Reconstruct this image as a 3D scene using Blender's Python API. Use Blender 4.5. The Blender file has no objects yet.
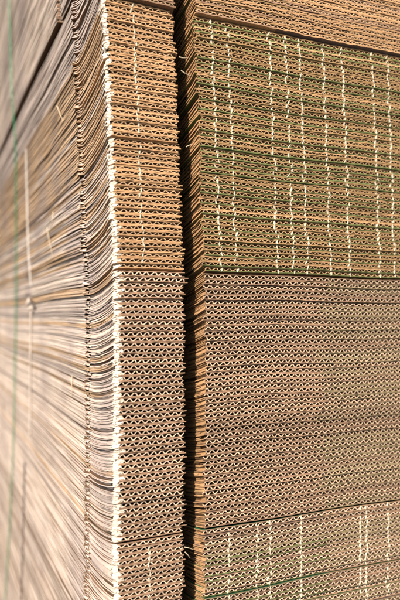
import bpy, math, random
import numpy as np
from mathutils import Vector

scene = bpy.context.scene
col = scene.collection
rng = np.random.default_rng(11)
random.seed(5)

# ------------------------------------------------------------------ camera
F_PX, HORIZON = 626.0, 316.0            # focal length and horizon in photo pixels (400 x 600)
YAW = math.radians(23.7)                # view axis turned from +Y towards +X
CAM = Vector((-0.164, -0.572, 0.0))
cam_data = bpy.data.cameras.new('camera')
cam = bpy.data.objects.new('camera', cam_data)
col.objects.link(cam)
cam.location = CAM
cam.rotation_euler = (math.radians(90), 0, -YAW)
cam_data.sensor_fit = 'VERTICAL'
cam_data.sensor_height = 36.0
cam_data.sensor_width = 24.0
cam_data.lens = 36.0 * F_PX / 600.0
cam_data.shift_y = (HORIZON - 300.0) / 600.0
cam_data.clip_start = 0.01
cam_data.clip_end = 200.0
cam_data.dof.use_dof = True
cam_data.dof.focus_distance = 0.645
cam_data.dof.aperture_fstop = 3.6
scene.camera = cam

# ------------------------------------------------------------------ world, sun, exposure
SUN_EL, SUN_AZ = math.radians(33), math.radians(225)     # azimuth clockwise from +Y
world = bpy.data.worlds.new('World')
scene.world = world
world.use_nodes = True
wn = world.node_tree
wn.nodes.clear()
sky = wn.nodes.new('ShaderNodeTexSky')
sky.sky_type = 'NISHITA'
sky.sun_disc = False
sky.sun_elevation = SUN_EL
sky.sun_rotation = SUN_AZ
bg = wn.nodes.new('ShaderNodeBackground')
bg.inputs['Strength'].default_value = 0.07
wo = wn.nodes.new('ShaderNodeOutputWorld')
wn.links.new(sky.outputs[0], bg.inputs[0])
wn.links.new(bg.outputs[0], wo.inputs[0])

sun_data = bpy.data.lights.new('sun', 'SUN')
sun_data.energy = 5.0
sun_data.angle = math.radians(0.5)
sun_data.color = (1.0, 0.90, 0.79)
sun = bpy.data.objects.new('sun', sun_data)
col.objects.link(sun)
sd = Vector((math.sin(SUN_AZ) * math.cos(SUN_EL), math.cos(SUN_AZ) * math.cos(SUN_EL), math.sin(SUN_EL)))
sun.rotation_euler = sd.to_track_quat('Z', 'Y').to_euler()
sun.location = (-3, -3, 3)

scene.view_settings.view_transform = 'Standard'
scene.view_settings.look = 'None'
scene.view_settings.gamma = 1.0
scene.view_settings.use_curve_mapping = False
scene.view_settings.exposure = 0.55
scene.render.engine = 'CYCLES'
scene.cycles.max_bounces = 8
scene.cycles.diffuse_bounces = 1


# ------------------------------------------------------------------ materials
def paper(name, c1, c2, fibre=0.5, rough=0.9, rnd=0.22, bump=0.25, scale=(90, 90, 900), blot=None):
    """kraft paper: two tones mixed by stretched fibre noise, a shift per sheet, faint blotches"""
    m = bpy.data.materials.new(name)
    m.use_nodes = True
    nt = m.node_tree
    N, L = nt.nodes, nt.links
    b = N['Principled BSDF']
    b.inputs['Roughness'].default_value = rough
    b.inputs['Specular IOR Level'].default_value = 0.12
    geo = N.new('ShaderNodeNewGeometry')
    mp = N.new('ShaderNodeMapping')
    mp.inputs['Scale'].default_value = scale
    L.new(geo.outputs['Position'], mp.inputs['Vector'])
    n1 = N.new('ShaderNodeTexNoise')
    n1.inputs['Scale'].default_value = 1.0
    n1.inputs['Detail'].default_value = 5
    n1.inputs['Roughness'].default_value = 0.65
    L.new(mp.outputs[0], n1.inputs['Vector'])
    rmp = N.new('ShaderNodeMapRange')
    rmp.inputs['From Min'].default_value = 0.3
    rmp.inputs['From Max'].default_value = 0.7
    L.new(n1.outputs['Fac'], rmp.inputs['Value'])
    mix = N.new('ShaderNodeMix')
    mix.data_type = 'RGBA'
    mix.inputs['A'].default_value = (*c1, 1)
    mix.inputs['B'].default_value = (*c2, 1)
    L.new(rmp.outputs[0], mix.inputs['Factor'])
    out = mix.outputs['Result']
    if blot:
        n2 = N.new('ShaderNodeTexNoise')
        n2.inputs['Scale'].default_value = 9.0
        n2.inputs['Detail'].default_value = 3
        L.new(geo.outputs['Position'], n2.inputs['Vector'])
        r2 = N.new('ShaderNodeMapRange')
        r2.inputs['From Min'].default_value = 0.48
        r2.inputs['From Max'].default_value = 0.66
        r2.inputs['To Max'].default_value = 0.7
        L.new(n2.outputs['Fac'], r2.inputs['Value'])
        mx = N.new('ShaderNodeMix')
        mx.data_type = 'RGBA'
        mx.inputs['B'].default_value = (*blot, 1)
        L.new(out, mx.inputs['A'])
        L.new(r2.outputs[0], mx.inputs['Factor'])
        out = mx.outputs['Result']
    oi = N.new('ShaderNodeObjectInfo')
    rr = N.new('ShaderNodeMapRange')
    rr.inputs['To Min'].default_value = 1 - rnd
    rr.inputs['To Max'].default_value = 1 + rnd
    L.new(oi.outputs['Random'], rr.inputs['Value'])
    hs = N.new('ShaderNodeHueSaturation')
    L.new(rr.outputs[0], hs.inputs['Value'])
    L.new(out, hs.inputs['Color'])
    L.new(hs.outputs[0], b.inputs['Base Color'])
    n3 = N.new('ShaderNodeTexNoise')
    n3.inputs['Scale'].default_value = 1500
    n3.inputs['Detail'].default_value = 3
    L.new(geo.outputs['Position'], n3.inputs['Vector'])
    bp = N.new('ShaderNodeBump')
    bp.inputs['Strength'].default_value = bump
    bp.inputs['Distance'].default_value = 0.0006
    L.new(n3.outputs['Fac'], bp.inputs['Height'])
    L.new(bp.outputs[0], b.inputs['Normal'])
    return m


FR = (700, 160, 900)
SIDE = (300, 14, 500)
M = {
    'kraft_warm': paper('kraft_warm', (0.45, 0.245, 0.112), (0.63, 0.38, 0.195), scale=FR),
    'kraft_brown': paper('kraft_brown', (0.20, 0.12, 0.075), (0.34, 0.21, 0.135), scale=FR),
    'kraft_rose': paper('kraft_rose', (0.29, 0.168, 0.098), (0.44, 0.275, 0.175), scale=FR),
    'kraft_inner': paper('kraft_inner', (0.13, 0.072, 0.038), (0.20, 0.118, 0.063), scale=SIDE),  # inner faces darkened so the flute cells read as deep shade
    'kraft_side': paper('kraft_side', (0.61, 0.475, 0.38), (0.85, 0.73, 0.625), scale=SIDE, rnd=0.16,  # sunlit haze and overexposure painted into this pale side colour
                        blot=(0.45, 0.37, 0.34)),
    'tan_side': paper('tan_side', (0.44, 0.285, 0.165), (0.70, 0.505, 0.335), scale=SIDE, rnd=0.2,
                      blot=(0.42, 0.33, 0.28)),
    'grey_side': paper('grey_side', (0.45, 0.365, 0.315), (0.64, 0.535, 0.47), scale=SIDE, rnd=0.25),
    'kraft_olive': paper('kraft_olive', (0.27, 0.155, 0.065), (0.41, 0.255, 0.12), scale=FR),
    'edge_green': paper('edge_green', (0.085, 0.115, 0.035), (0.18, 0.19, 0.075), scale=FR, rnd=0.35),
    'edge_yellow': paper('edge_yellow', (0.20, 0.15, 0.08), (0.33, 0.25, 0.14), scale=FR),
    'medium_warm': paper('medium_warm', (0.50, 0.31, 0.17), (0.70, 0.48, 0.29), scale=FR),
    'medium_tan': paper('medium_tan', (0.58, 0.41, 0.265), (0.77, 0.59, 0.42), scale=FR),
    'medium_olive': paper('medium_olive', (0.42, 0.26, 0.125), (0.62, 0.42, 0.23), scale=FR),
    'medium_pale': paper('medium_pale', (0.66, 0.48, 0.33), (0.82, 0.65, 0.49), scale=FR),
    'sunlit_torn_paper': paper('sunlit_torn_paper', (0.72, 0.61, 0.48), (0.87, 0.80, 0.70), scale=FR, rnd=0.15, bump=0.6),  # torn paper, whitened to carry the sun glare on the front corner
    'white_streak': paper('white_streak', (0.50, 0.42, 0.29), (0.72, 0.65, 0.52), scale=FR, rnd=0.15),
    'green_print': paper('green_print', (0.075, 0.135, 0.045), (0.15, 0.20, 0.075), scale=FR, rnd=0.35,
                         blot=(0.24, 0.19, 0.09)),
    'deep_green_print': paper('deep_green_print', (0.03, 0.13, 0.055), (0.07, 0.20, 0.095), scale=FR, rnd=0.3),
    'mauve_print': paper('mauve_print', (0.19, 0.13, 0.115), (0.27, 0.19, 0.165), scale=FR),
    'olive_print': paper('olive_print', (0.20, 0.17, 0.075), (0.28, 0.24, 0.11), scale=FR),
}


def plain(name, c, rough=0.6, noise=0.15):
    m = bpy.data.materials.new(name)
    m.use_nodes = True
    N, L = m.node_tree.nodes, m.node_tree.links
    b = N['Principled BSDF']
    b.inputs['Roughness'].default_value = rough
    n = N.new('ShaderNodeTexNoise')
    n.inputs['Scale'].default_value = 60
    n.inputs['Detail'].default_value = 4
    g = N.new('ShaderNodeNewGeometry')
    L.new(g.outputs['Position'], n.inputs['Vector'])
    r = N.new('ShaderNodeMapRange')
    r.inputs['To Min'].default_value = 1 - noise * 2
    r.inputs['To Max'].default_value = 1 + noise * 2
    L.new(n.outputs['Fac'], r.inputs['Value'])
    h = N.new('ShaderNodeHueSaturation')
    h.inputs['Color'].default_value = (*c, 1)
    L.new(r.outputs[0], h.inputs['Value'])
    L.new(h.outputs[0], b.inputs['Base Color'])
    return m


M['green_strap'] = plain('green_strap', (0.015, 0.22, 0.08), 0.4)
M['white_cord'] = plain('white_cord', (0.66, 0.61, 0.55), 0.8)
M['dull_cord'] = plain('dull_cord', (0.55, 0.47, 0.40), 0.85)
M['dark_line'] = plain('dark_line', (0.10, 0.085, 0.085), 0.85)
M['fibre'] = plain('fibre', (0.72, 0.58, 0.40), 0.9)
M['asphalt'] = plain('asphalt', (0.045, 0.045, 0.048), 0.9)


# ------------------------------------------------------------------ mesh helpers
class MB:
    """collects grids of quads with a material slot each"""
    def __init__(self):
        self.v, self.q, self.m, self.n = [], [], [], 0

    def grid(self, P, mat, flip=False):
        """P: (a, b, 3) points; mat: slot number or (a-1, b-1) array"""
        a, b = P.shape[:2]
        idx = np.arange(a * b).reshape(a, b) + self.n
        q = np.stack([idx[:-1, :-1], idx[1:, :-1], idx[1:, 1:], idx[:-1, 1:]], -1).reshape(-1, 4)
        if flip:
            q = q[:, ::-1]
        self.v.append(P.reshape(-1, 3))
        self.q.append(q)
        self.m.append(np.broadcast_to(np.asarray(mat), (a - 1, b - 1)).reshape(-1))
        self.n += a * b

    def build(self, name, mats, parent=None, smooth=True):
        v = np.concatenate(self.v).astype(np.float32)
        q = np.concatenate(self.q).astype(np.int32)
        mi = np.concatenate(self.m).astype(np.int32)
        me = bpy.data.meshes.new(name)
        me.vertices.add(len(v))
        me.vertices.foreach_set('co', v.ravel())
        me.loops.add(q.size)
        me.loops.foreach_set('vertex_index', q.ravel())
        me.polygons.add(len(q))
        me.polygons.foreach_set('loop_start', np.arange(0, q.size, 4, dtype=np.int32))
        for k in mats:
            me.materials.append(M[k])
        me.polygons.foreach_set('material_index', mi)
        me.polygons.foreach_set('use_smooth', np.full(len(q), smooth))
        me.update(calc_edges=True)
        me.validate()
        o = bpy.data.objects.new(name, me)
        col.objects.link(o)
        if parent:
            o.parent = parent
        return o


def tag(o, label=None, cat=None, group=None, kind=None):
    if label:
        o['label'] = label
    if cat:
        o['category'] = cat
    if group:
        o['group'] = group
    if kind:
        o['kind'] = kind
    return o


def pix_dir(px):
    a = math.atan((px - 200.0) / F_PX) + YAW
    return math.sin(a), math.cos(a)


def pix_to_front_x(px):
    """x on the front plane (y = 0) seen at photo column px"""
    s, c = pix_dir(px)
    return CAM.x + (-CAM.y) * s / c


# ------------------------------------------------------------------ how the pile leans and bends
def lean(z):
    return float(np.interp(z, [-0.8, -0.24, -0.2, 0.03, 0.10, 0.20, 0.30, 0.40],
                           [-0.001, -0.001, 0, 0, -0.0035, -0.0075, -0.012, -0.0145]))


def pix_to_left(px, py, out=0.0015):
    """point on the pile's left side seen at a photo pixel"""
    s, c = pix_dir(px)
    z = 0.0
    for _ in range(12):
        x = lean(z) - out
        t = (x - CAM.x) / s
        y = CAM.y + t * c
        depth = t * (s * math.sin(YAW) + c * math.cos(YAW))
        z = (HORIZON - py) * depth / F_PX
    return Vector((x, y, z))


FLAP = 0.110                 # depth of the flaps, front edge to crease
SLOT0, SLOT1 = 0.0699, 0.0922
XEND = 0.52
BODY_END = 1.12
PITCH = 0.0080               # flute pitch


def smooth_noise(n, amp, k):
    a = rng.normal(0, amp, n + 2 * k)
    ker = np.hanning(2 * k + 1)
    ker /= np.sqrt((ker ** 2).sum())
    return np.convolve(a, ker, 'valid')[:n]


class Sheet:
    """one sheet of the pile; pos() places a point of the flat sheet in the pile"""
    def __init__(self, T, bend, wob, zb=0.0):
        self.T, self.bend, self.zb = T, bend, zb
        self.wx = rng.uniform(20, 60), rng.uniform(0, 6.28), rng.normal(0, wob)
        self.wy = rng.uniform(6, 18), rng.uniform(0, 6.28), rng.normal(0, wob)
        self.pinch = rng.uniform(0.22, 0.5)
        self.bulge = rng.uniform(0.0012, 0.0042) * (1.5 if zb > 0.02 else 1.0)

    def pos(self, x, y, zl, zamp=1.0):
        x, y, zl = np.broadcast_arrays(x, y, zl)
        u = np.clip(1 - y / FLAP, 0, None)
        up = self.bend * u ** 2
        sl = -2 * self.bend / FLAP * u
        d = np.abs(y - FLAP)
        pin = 1 - (1 - self.pinch) * np.exp(-(d / 0.0075) ** 2)
        w = self.wx[2] * np.sin(self.wx[0] * x + self.wx[1]) + self.wy[2] * np.sin(self.wy[0] * y + self.wy[1])
        w = np.clip(w, -0.00022, 0.00022)
        w = w + 0.0007 * np.sin(15 * x + 9 * self.zb) + 0.0005 * np.sin(34 * x - 17 * self.zb + 1)
        w = w + 0.0016 * np.sin(7 * y + 11 * self.zb) * np.clip(y / 0.2 - 0.5, 0, 1)
        z = self.T / 2 + zl * pin + up + w
        return np.stack([x, y - 0.28 * sl * zl, z], -1)


YF = np.array([0, 0.003, 0.012, 0.03, 0.055, 0.08, 0.097, 0.104, FLAP])
YB = np.array([FLAP, 0.116, 0.124, 0.15, 0.19, 0.24, 0.30, 0.37, 0.45, 0.54, 0.64, 0.75, 0.87, 1.0, BODY_END])


def liner_pair(mb, sh, xs, ys, lt, left_open, right_open, front, cut, inner, outer, side,
               crease_bulge=False, corner=False, rag=0.0003, split=None, cut_b=None):
    """bottom and top liner as thin slabs"""
    nx, ny = len(xs), len(ys)
    for top in (False, True):
        X = np.repeat(xs[:, None], ny, 1).copy()
        Y = np.repeat(ys[None, :], nx, 0).copy()
        if front:
            Y[:, 0] += rng.normal(0, rag, nx)
        if left_open:
            X[0] += rng.normal(0, 0.00035, ny) + smooth_noise(ny, 0.0003, 2)
            if crease_bulge:
                X[0] -= sh.bulge * np.exp(-((ys - FLAP) / 0.005) ** 2) * rng.uniform(0.6, 1.2)
        if right_open:
            X[-1] += rng.normal(0, 0.0007, ny)
        if corner:
            r = 0.0042 * rng.uniform(0.5, 1.4)
            cx = np.clip((r - (X - xs[0])) / r, 0, 1)
            near = np.exp(-(Y / 0.010) ** 2)
            Y = Y + r * 0.9 * cx ** 1.6 * near
        h = sh.T / 2
        jz = rng.normal(0, 0.00007, (nx, 1)) * np.exp(-ys[None, :] / 0.01)
        if top:
            zo, zi = h + jz, h - lt + jz
        else:
            zo, zi = -h + jz, -h + lt + jz
        zo = np.broadcast_to(zo, X.shape)
        zi = np.broadcast_to(zi, X.shape)
        Po, Pi = sh.pos(X, Y, zo), sh.pos(X, Y, zi)
        mo = np.full((nx - 1, 1), outer)
        if split:
            mo[xs[:-1] > split[0]] = split[2]
        mb.grid(Po, np.broadcast_to(mo, (nx - 1, ny - 1)), flip=not top)
        mb.grid(Pi, inner, flip=top)
        if front:
            mt = np.full((nx - 1, 1), cut if (top or cut_b is None) else cut_b)
            if split:
                mt[xs[:-1] > split[0]] = split[1]
            if corner:
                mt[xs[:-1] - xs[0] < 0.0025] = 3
            G = np.stack([Po[:, 0], Pi[:, 0]], 1)
            mb.grid(G, mt, flip=not top)
        if left_open:
            G = np.stack([Po[0], Pi[0]], 1)
            mt = np.full((ny - 1, 1), side)
            if corner:
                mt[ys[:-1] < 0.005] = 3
            mb.grid(G, mt, flip=top)
        if right_open:
            G = np.stack([Po[-1], Pi[-1]], 1)
            mb.grid(G, side, flip=not top)


def wave(sh, x0, x1, lt, nseg, irregular=1.0):
    """polyline of the fluting and its half-thickness offsets"""
    n = max(2, int((x1 - x0) / PITCH * nseg))
    s = np.linspace(0, (x1 - x0), n + 1)
    ph = rng.uniform(0, 6.28) + smooth_noise(n + 1, 0.22 * irregular, nseg)
    th = 2 * math.pi * s / PITCH + ph
    a = sh.T / 2 - lt - 0.00016
    amp = a * (1 - np.abs(smooth_noise(n + 1, 0.05 * irregular, nseg)))
    z = amp * np.tanh(1.25 * np.sin(th)) / math.tanh(1.25)
    ln = rng.uniform(-0.1, 0.6)
    x = x0 + s + ln * z * 0.8
    x = np.clip(x, x0 - 0.0008, x1 + 0.0008)
    dx, dz = np.gradient(x), np.gradient(z)
    l = np.hypot(dx, dz) + 1e-9
    return x, z, -dz / l, dx / l


def add_wave(mb, sh, x0, x1, ys, lt, nseg, st, edge, face, front=True, irregular=1.0):
    x, z, nx_, nz_ = wave(sh, x0, x1, lt, nseg, irregular)
    a = sh.T / 2 - lt * 0.6
    U = []
    yj = rng.normal(0, 0.00022, len(x))
    for sgn in (1, -1):
        X = x + sgn * nx_ * st / 2
        Z = np.clip(z + sgn * nz_ * st / 2, -a, a)
        Y = np.repeat(ys[None, :], len(x), 0).copy()
        if front:
            Y[:, 0] += 0.00025 + yj
        P = sh.pos(X[:, None], Y, Z[:, None])
        U.append(P)
        mb.grid(P, face, flip=sgn < 0)
    if front:
        mb.grid(np.stack([U[0][:, 0], U[1][:, 0]], 1), edge)


def streak(mb, sh, xc, w, slot):
    """ragged white patch on the cut edge of one sheet, a little proud of the flutes"""
    h = sh.T / 2 * rng.uniform(0.92, 1.03)
    sl = rng.normal(0.1, 0.3)
    zz = np.linspace(-1, 1, 5)
    rows = []
    for k, t in enumerate(zz):
        c = xc + sl * t * h + rng.normal(0, 0.00025)
        hw = w / 2 * rng.uniform(0.5, 1.1)
        xs = c + np.array([-1, -0.4, 0.4, 1]) * hw
        ys = np.array([0.0009, -0.0003, -0.0003, 0.0009]) + rng.normal(0, 0.0001, 4)
        rows.append(sh.pos(xs, ys, t * h + rng.normal(0, 0.0001, 4)))
    mb.grid(np.array(rows), slot, flip=True)


def pressed_side(mb, sh, x0, ys, lt, slot):
    """cut side pressed nearly shut: the medium comes out almost to the liners"""
    rows = [sh.pos(x0 + 0.0005 + 0.0007 * (1 - t * t) + rng.normal(0, 0.00015, len(ys)), ys,
                   t * (sh.T / 2 - lt * 0.5)) for t in (-1, -0.4, 0.4, 1)]
    mb.grid(np.array(rows), slot)


def crushed(mb, sh, slot, kind):
    """bulging, crushed board between the liners: at the front corner or at the crease"""
    h = sh.T / 2 * 0.97
    zz = np.linspace(-1, 1, 6)
    rows = []
    n = 7
    r0 = sh.corner * rng.uniform(0.6, 1.3)
    for t in zz:
        dome = (1 - t * t) ** 0.5 if kind == 'corner' else (1 - t * t)
        j = rng.normal(0, 0.0005, (n, 2))
        if kind == 'corner':
            r = r0 * (0.75 + 0.25 * dome) * rng.uniform(0.75, 1.2)
            ang = np.linspace(0, math.pi / 2, n)
            xs = r * (1 - np.cos(ang)) * 1.15 - 0.0001
            ys = r * (1 - np.sin(ang)) * 1.1 + (1 - dome) * 0.0011
            xs = xs + (1 - dome) * 0.0008
        else:
            ys = FLAP + np.linspace(-0.006, 0.006, n)
            xs = 0.0006 - sh.bulge * 0.9 * np.exp(-((ys - FLAP) / 0.004) ** 2) * (0.45 + 0.55 * dome)
        rows.append(sh.pos(xs + j[:, 0], ys + j[:, 1], t * h))
    mb.grid(np.array(rows), slot, flip=(kind == 'corner'))


ORD = {1: 'first', 2: 'second', 3: 'third', 4: 'fourth', 5: 'fifth', 6: 'sixth', 7: 'seventh', 8: 'eighth',
       9: 'ninth', 10: 'tenth', 11: 'eleventh', 12: 'twelfth'}


def ordinal(n):
    if n in ORD:
        return ORD[n]
    suf = 'th' if 10 <= n % 100 <= 20 else {1: 'st', 2: 'nd', 3: 'rd'}.get(n % 10, 'th')
    return '%d%s' % (n, suf)


def make_sheet(zb, b, label, group, short=False, recess=0.0):
    """slotted box sheet: narrow flap, wide flap and the body they fold from"""
    sh = Sheet(b['T'] * (rng.uniform(0.985, 1.015) if rng.random() < 0.75 else rng.uniform(0.91, 0.97)), b['bend'], 0.00012, zb)
    sh.corner = float(np.interp(zb, [-0.5, -0.2, 0.05, 0.15, 0.35], [0.0040, 0.0058, 0.0058, 0.0032, 0.0028]))
    lt, st = b['lt'], b['st']
    root = bpy.data.objects.new('cardboard_sheet', None)
    root.empty_display_size = 0.02
    col.objects.link(root)
    zf = zb + b['bend']
    root.location = (lean(zf) + rng.normal(0, 0.0006), b['dy'] + np.clip(rng.normal(0, 0.00042), -0.001, 0.001) + b.get('back', 0), zb)
    tag(root, label, 'cardboard sheet', group)
    fine = b['fine']
    nseg = 9 if fine else 4
    yw = np.array([0, 0.006, 0.018, 0.045]) if fine else np.array([0, 0.03])
    # narrow flap ------------------------------------------------------
    mb = MB()
    xs = np.concatenate([[0, 0.0012, 0.003, 0.0055, 0.009], np.linspace(0.0135, SLOT0, 13 if fine else 5)])
    xs = xs + np.where(np.arange(len(xs)) == len(xs) - 1, rng.normal(0, 0.0011), 0)
    liner_pair(mb, sh, xs, YF, lt, True, True, True, 0, 1, 2, 4, crease_bulge=True, corner=True)
    crushed(mb, sh, 3, 'corner')  # crushed corner, its white tone paints in the sun glare
    if rng.random() < 0.7:
        pressed_side(mb, sh, 0.0, YF[1:-1], lt, 4)
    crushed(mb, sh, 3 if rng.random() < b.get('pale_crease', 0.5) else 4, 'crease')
    nf = mb.build('narrow_flap', [b['cutL'], 'kraft_inner', b['outL'], 'sunlit_torn_paper', b['side']], root, smooth=False)
    mb = MB()
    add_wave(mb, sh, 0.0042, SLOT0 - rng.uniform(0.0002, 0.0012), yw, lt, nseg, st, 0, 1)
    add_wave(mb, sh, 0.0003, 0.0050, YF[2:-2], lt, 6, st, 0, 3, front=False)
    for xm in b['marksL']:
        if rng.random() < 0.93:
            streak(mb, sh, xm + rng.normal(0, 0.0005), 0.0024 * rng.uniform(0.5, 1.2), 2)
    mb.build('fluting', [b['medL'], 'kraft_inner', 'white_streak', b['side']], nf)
    # wide flap --------------------------------------------------------
    mb = MB()
    x0 = SLOT1 + rng.normal(0, 0.0010)
    xs = np.concatenate([[x0, x0 + 0.003], np.linspace(x0 + 0.009, XEND, 86 if fine else 12)])
    sp = b.get('split')
    if sp:
        sp = (sp + rng.normal(0, 0.006), 4, 5)
    liner_pair(mb, sh, xs, YF, lt, True, True, True, 0, 1, 2, 3, split=sp, cut_b=6)
    if rng.random() < 0.85:
        pressed_side(mb, sh, x0, YF[:-1], lt, 3)
    wf = mb.build('wide_flap', [b['cutR'](rng), 'kraft_inner', b['outR'](rng), 'kraft_warm', b['cutR2'](rng),
                                b['outR2'](rng), b['cutRb'](rng)], root, smooth=False)
    mb = MB()
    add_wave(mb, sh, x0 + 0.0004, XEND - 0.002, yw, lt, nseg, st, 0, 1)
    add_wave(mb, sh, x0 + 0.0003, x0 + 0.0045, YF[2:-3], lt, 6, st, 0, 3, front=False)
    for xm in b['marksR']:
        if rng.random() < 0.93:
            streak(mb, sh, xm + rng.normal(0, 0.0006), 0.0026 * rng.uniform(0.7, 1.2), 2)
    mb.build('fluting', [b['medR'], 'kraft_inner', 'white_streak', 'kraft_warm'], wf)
    # body -------------------------------------------------------------
    mb = MB()
    yb = YB if not short else YB[:5]
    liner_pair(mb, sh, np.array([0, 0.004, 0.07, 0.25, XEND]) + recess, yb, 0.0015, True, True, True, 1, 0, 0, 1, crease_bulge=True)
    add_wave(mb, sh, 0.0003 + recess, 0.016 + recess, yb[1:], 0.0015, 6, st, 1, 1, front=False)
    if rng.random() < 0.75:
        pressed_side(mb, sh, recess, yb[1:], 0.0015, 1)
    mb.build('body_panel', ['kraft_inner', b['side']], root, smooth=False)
    return root


def const(k):
    return lambda r: k


def pick(*opts):
    return lambda r: opts[int(r.integers(len(opts)))]


MB_R = [pix_to_front_x(p) for p in (222, 238, 279, 295, 309, 332, 351, 381, 396)] + [0.375, 0.395, 0.44]
MD_R = [pix_to_front_x(p) for p in (230, 258, 271, 302, 361, 367, 389)] + [0.37, 0.41, 0.45]
P = 0.0052
BUND = [
    dict(n=36, z=0.2845, bend=0.0172, T=0.0051, lt=0.00130, st=0.00085, dy=-0.0026, fine=True,
         cutL='kraft_rose', cutR=pick('kraft_warm', 'kraft_olive'), cutRb=pick('kraft_warm', 'kraft_rose'),
         cutR2=pick('kraft_rose', 'kraft_warm'), outL='kraft_rose', outR=pick('green_print', 'kraft_inner', 'kraft_warm'),
         outR2=pick('mauve_print', 'kraft_rose'), split=0.19,
         medL='medium_warm', medR='medium_warm', marksL=[], marksR=[], pale_crease=0.6, side='grey_side',
         desc='corrugated cardboard sheet above the slanting dark seam, %s up from that seam',
         group='sheets of the topmost bundle'),
    dict(n=49, z=0.0277, bend=0.0170, T=0.0051, lt=0.00115, st=0.00070, dy=0.0, fine=True,
         cutL='kraft_warm', cutR=pick('kraft_olive', 'kraft_olive', 'kraft_warm'),
         cutRb=pick('edge_green', 'edge_green', 'kraft_olive'), cutR2=const('kraft_olive'),
         outL='kraft_warm', outR=pick('green_print', 'green_print', 'green_print', 'olive_print'),
         outR2=const('green_print'),
         medL='medium_warm', medR='medium_olive', marksL=[pix_to_front_x(145)], marksR=MB_R, pale_crease=0.95, side='tan_side',
         desc='white-streaked sheet with green-printed wide flap, %s up from the bottom of the upper bundle',
         group='sheets of the white-streaked upper bundle'),
    dict(n=49, z=-0.2273, bend=0.0150, T=0.0050, lt=0.00085, st=0.00080, dy=0.0004, fine=True,
         cutL='kraft_rose', cutR=pick('kraft_rose', 'kraft_brown'), cutRb=pick('kraft_brown', 'kraft_rose'),
         cutR2=pick('edge_yellow', 'edge_yellow', 'kraft_brown'), split=0.232,
         outL='kraft_rose', outR=pick('mauve_print', 'mauve_print', 'kraft_inner', 'deep_green_print'),
         outR2=pick('olive_print', 'green_print'),
         medL='medium_pale', medR='medium_tan', marksL=[], marksR=[], pale_crease=0.4, side='kraft_side',
         desc='plain brown sheet without white streaks, %s up from the bottom of the middle bundle',
         group='sheets of the plain brown middle bundle'),
    dict(n=49, z=-0.4830, bend=0.0140, T=0.0050, lt=0.00095, st=0.00075, dy=-0.0006, fine=True,
         cutL='kraft_rose', cutR=pick('kraft_brown', 'edge_yellow'), cutRb=pick('edge_green', 'edge_yellow', 'kraft_brown'),
         cutR2=pick('edge_yellow', 'kraft_rose'), split=0.24,
         outL='kraft_rose', outR=pick('green_print', 'deep_green_print', 'deep_green_print', 'mauve_print'),
         outR2=pick('green_print', 'olive_print', 'mauve_print'),
         medL='medium_pale', medR='medium_pale', marksL=[pix_to_front_x(150)], marksR=MD_R, pale_crease=0.5, side='kraft_side',
         desc='white-streaked sheet below the lower dark seam, %s down from that seam',
         group='sheets of the white-streaked lower bundle'),
    dict(n=49, z=-0.7385, bend=0.0135, T=0.0050, lt=0.00065, st=0.00055, dy=0.0, fine=False,
         cutL='kraft_rose', cutR=const('kraft_brown'), cutRb=const('kraft_brown'), cutR2=const('kraft_brown'),
         outL='kraft_brown', outR=const('kraft_inner'), outR2=const('kraft_inner'),
         medL='medium_pale', medR='medium_pale', marksL=[], marksR=[], pale_crease=0.4, side='kraft_side',
         desc='blurred sheet edge low on the left side, %s down in the lowest bundle',
         group='sheets of the lowest bundle'),
]


# ------------------------------------------------------------------ ground
def ground():
    mb = MB()
    g = np.array([[[x, y, -0.7392] for y in (-60.0, 60.0)] for x in (-60.0, 60.0)])
    mb.grid(g, 0)
    tag(mb.build('ground', ['asphalt'], smooth=False), kind='structure')


ground()

# ------------------------------------------------------------------ the pile
for bi, b in enumerate(BUND):
    for i in range(b['n']):
        zb = b['z'] + i * P
        bb = b
        if bi == 3 and zb < -0.42:
            bb = dict(b, fine=False)
        if bi == 0 and i >= 20:
            bb = dict(b, fine=False)
        if bi == 1 and i == 0:
            bb = dict(b, outR=const('kraft_inner'))
        if bi == 1 and i >= 47:
            bb = dict(b, back=0.0012)
        elif bi == 2 and i in (46, 43):
            bb = dict(b, back=0.0016, T=0.0044)
        elif bi in (1, 3) and rng.random() < 0.06:
            bb = dict(bb, back=rng.uniform(0.0008, 0.0022), T=0.0045)
        if bi == 3 and i == 48:
            bb = dict(b, back=0.0014)
        # side tone, partly painted sun glare, differs from sheet to sheet: more tan high up, paler and greyer below
        if bi in (1, 2, 3):
            tan = float(np.interp(zb, [-0.35, -0.1, 0.05, 0.22], [0.0, 0.15, 0.5, 0.95]))
            grey = float(np.interp(zb, [-0.3, -0.12, -0.02, 0.08, 0.2], [0.04, 0.2, 0.4, 0.15, 0.05]))
            u = rng.random()
            bb = dict(bb, side='grey_side' if u < grey else ('tan_side' if u < grey + tan * (1 - grey) else 'kraft_side'))
        k = (b['n'] - i) if bi >= 3 else i + 1
        make_sheet(zb, bb, b['desc'] % ordinal(k), b['group'],
                   short=(bi == 0 and i >= 14), recess=0.012 if (bi == 0 and i == 13) else 0.0)


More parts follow.
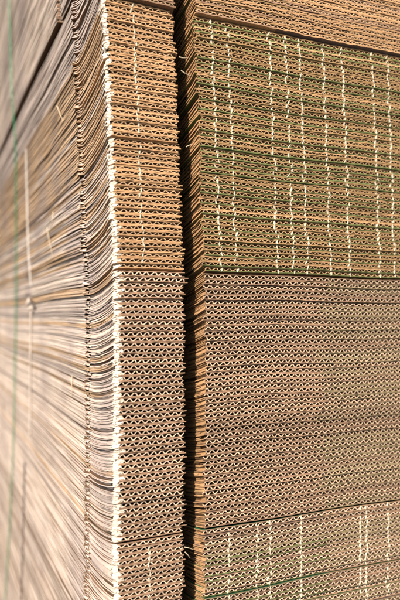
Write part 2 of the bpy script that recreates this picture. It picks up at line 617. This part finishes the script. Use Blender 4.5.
def upper_sheet(zb, k):
    """sheet of the bundle that sits on top, set back and a little proud of the side"""
    sh = Sheet(0.0050, 0.0, 0.0001, zb)
    root = bpy.data.objects.new('cardboard_sheet', None)
    root.empty_display_size = 0.02
    col.objects.link(root)
    root.location = (-0.0175 + rng.normal(0, 0.0005), 0.195 + rng.normal(0, 0.0008), zb)
    tag(root, 'sheet of the set-back bundle at the top left, %s up from its shadowed bottom edge' % ordinal(k),
        'cardboard sheet', 'sheets of the set-back bundle at the top left')
    lt, st = 0.0014, 0.00055
    ys = np.array([FLAP, 0.125, 0.16, 0.22, 0.30, 0.40, 0.55, 0.75, 1.0]) - 0.0
    sh.pinch, sh.bulge = 1.0, 0.0
    mb = MB()
    yy = ys - FLAP + 0.2      # past the crease, so the sheet stays flat

    def off(Pm):
        Pm[..., 1] -= 0.2
        return Pm
    old = sh.pos
    sh.pos = lambda *a: off(old(*a))
    liner_pair(mb, sh, np.array([0, 0.004, 0.07, 0.25, XEND]), yy, lt, True, True, True, 0, 1, 1, 2)
    if rng.random() < 0.75:
        pressed_side(mb, sh, 0.0, yy, lt, 2)
    pn = mb.build('panel', ['kraft_brown', 'kraft_inner', 'kraft_side'], root, smooth=False)
    mb = MB()
    add_wave(mb, sh, 0.0003, 0.012, yy, lt, 6, st, 0, 1)
    add_wave(mb, sh, 0.0125, XEND - 0.002, yy[:3], lt, 4, st, 0, 2)
    mb.build('fluting', ['medium_pale', 'kraft_side', 'kraft_inner'], pn)


TOP = BUND[0]['z'] + 14 * P
for k in range(66):
    upper_sheet(TOP + k * P, k + 1)


# ------------------------------------------------------------------ straps, cords, loose fibres
def ribbon(name, pts, w, t, mat, parent=None, out=Vector((-1, 0, 0))):
    """flat band along pts, width across the path, thickness along out"""
    rows = []
    n = len(pts)
    for i, p in enumerate(pts):
        d = (pts[min(i + 1, n - 1)] - pts[max(i - 1, 0)]).normalized()
        s = d.cross(out).normalized()
        o = out * t
        r = [p - s * w / 2, p - s * w / 2 + o * 0.8, p - s * w * 0.35 + o, p + s * w * 0.35 + o,
             p + s * w / 2 + o * 0.8, p + s * w / 2, p - s * w / 2]
        rows.append([tuple(q) for q in r])
    mb = MB()
    mb.grid(np.array(rows), 0)
    return mb.build(name, [mat], parent)


def tube(name, pts, r, mat, parent=None, n=6, twist=0.0):
    rows = []
    m = len(pts)
    for i, p in enumerate(pts):
        d = (pts[min(i + 1, m - 1)] - pts[max(i - 1, 0)]).normalized()
        a = d.orthogonal().normalized() if abs(d.x) > 0.9 else d.cross(Vector((1, 0, 0))).normalized()
        c = d.cross(a)
        rr = r(i / (m - 1)) if callable(r) else r
        rows.append([tuple(p + (a * math.cos(q) + c * math.sin(q)) * rr)
                     for q in np.linspace(0, 2 * math.pi, n + 1) + i * twist])
    mb = MB()
    mb.grid(np.array(rows), 0)
    return mb.build(name, [mat], parent)


def dense(pts, n):
    """smooth path through points"""
    t = np.linspace(0, len(pts) - 1, n)
    A = np.array([tuple(p) for p in pts])
    out = np.stack([np.interp(t, range(len(pts)), A[:, k]) for k in range(3)], 1)
    k = max(1, n // len(pts) // 2)
    pad = np.pad(out, ((k, k), (0, 0)), 'edge')
    sm = np.stack([np.convolve(pad[:, c], np.ones(2 * k + 1) / (2 * k + 1), 'valid') for c in range(3)], 1)
    sm[0], sm[-1] = out[0], out[-1]
    return [Vector(q) for q in sm]


strap_px = [(11.5, -40), (12.5, 10), (13.5, 40), (14.5, 70), (15.5, 100), (16, 140), (16, 220), (16.5, 300), (15, 360),
            (14, 430), (12, 480), (9, 540), (5, 600), (2, 640)]
sp = []
for px, py in strap_px:
    q = pix_to_left(px, py, 0.0022)
    if q.z > TOP - 0.004:
        q.x = min(q.x, -0.0225)
    sp.append(q)
tag(ribbon('strap', dense(sp, 60), 0.0055, 0.0012, 'green_strap'),
    'thin green plastic strap running down the blurred left side', 'strap')


def cord(px_pts, mat, label, r=0.0017, knot=None):
    root = bpy.data.objects.new('cord', None)
    root.empty_display_size = 0.02
    col.objects.link(root)
    pts = [pix_to_left(x, y, 0.0020) for x, y in px_pts]
    root.location = pts[-1]
    base = pts[-1].copy()
    tube('strand', dense([p - base for p in pts], 40), r, mat, root, 6, 0.35)
    if knot:
        c = pix_to_left(*knot, 0.006) - base
        loop = [c + Vector((0.004 * math.cos(a) - 0.002, 0.007 * math.sin(2 * a), 0.008 * math.sin(a)))
                for a in np.linspace(0, 2 * math.pi, 30)]
        tube('knot', loop, 0.0026, mat, root)
        tube('loose_end', dense([c, c + Vector((-0.006, -0.014, 0.004)), c + Vector((-0.005, -0.03, 0.002))], 14),
             0.0014, mat, root)
    tag(root, label, 'cord', 'cords tied round the bundles')
    return root


cord([(26, 149), (26.5, 180), (27.5, 220), (28.5, 255), (31, 286)], 'white_cord',
     'bright white cord on the left side, around the upper bundle', 0.0014)
cord([(31, 300), (30.5, 340), (30, 380), (30, 435)], 'dull_cord',
     'dull pale cord with a knot on the left side, below the white cord', 0.0017, knot=(31, 304))
cord([(24.5, 462), (23.5, 510), (22.5, 560), (21, 600), (20, 625)], 'dark_line',  # thin dark line down the lower bundle, drawn as a tube
     'dark thin line low on the left side, along the lower bundle', 0.0013)


def at_depth(px, py, y):
    """point seen at a pixel, at pile depth y"""
    s, c = pix_dir(px)
    t = (y - CAM.y) / c
    depth = t * (s * math.sin(YAW) + c * math.cos(YAW))
    return Vector((CAM.x + t * s, y, (HORIZON - py) * depth / F_PX))


fibres = [
    ((179, 57), (183, 58), (188, 58), 0.004, 'short fibre bridging the slot near its top'),
    ((181, 70.5), (186, 74), (191, 76), 0.002, 'bright fibre slanting across the slot just below the top fibre'),
    ((186, 147), (189, 145.5), (192, 144), 0.003, 'small pale fibre tuft at the right edge of the slot'),
    ((184, 547), (189, 548), (193, 549.5), 0.002, 'pale fibre crossing the slot below the lower seam'),
    ((185, 552), (188, 555), (190, 558), 0.002, 'thin fibre hanging in the slot under another fibre'),
]
for a, b_, c, y, lab in fibres:
    pts = dense([at_depth(*a, y), at_depth(*b_, y - 0.001), at_depth(*c, y + 0.001)], 14)
    tag(tube('paper_fibre', pts, lambda t: 0.0006 * (1 - 0.6 * t), 'fibre', n=5), lab, 'paper fibre', 'loose paper fibres')
side_f = [
    ((53, 212), (52, 222), (49, 235), 'upper pale fibre lifting off the left side'),
    ((47, 228), (50, 245), (53, 258), 'lower pale fibre hanging on the left side'),
    ((72, 376), (71.5, 386), (72, 397), 'short upright fibre beside the crease on the left side'),
    ((57, 106), (60, 114), (63, 121), 'straight pale fibre high on the left side'),
]
for a, b_, c, lab in side_f:
    pts = dense([pix_to_left(*a, 0.001), pix_to_left(*b_, 0.003), pix_to_left(*c, 0.001)], 14)
    tag(tube('paper_fibre', pts, lambda t: 0.0007 * (1 - 0.5 * t), 'fibre', n=5), lab, 'paper fibre', 'loose paper fibres')
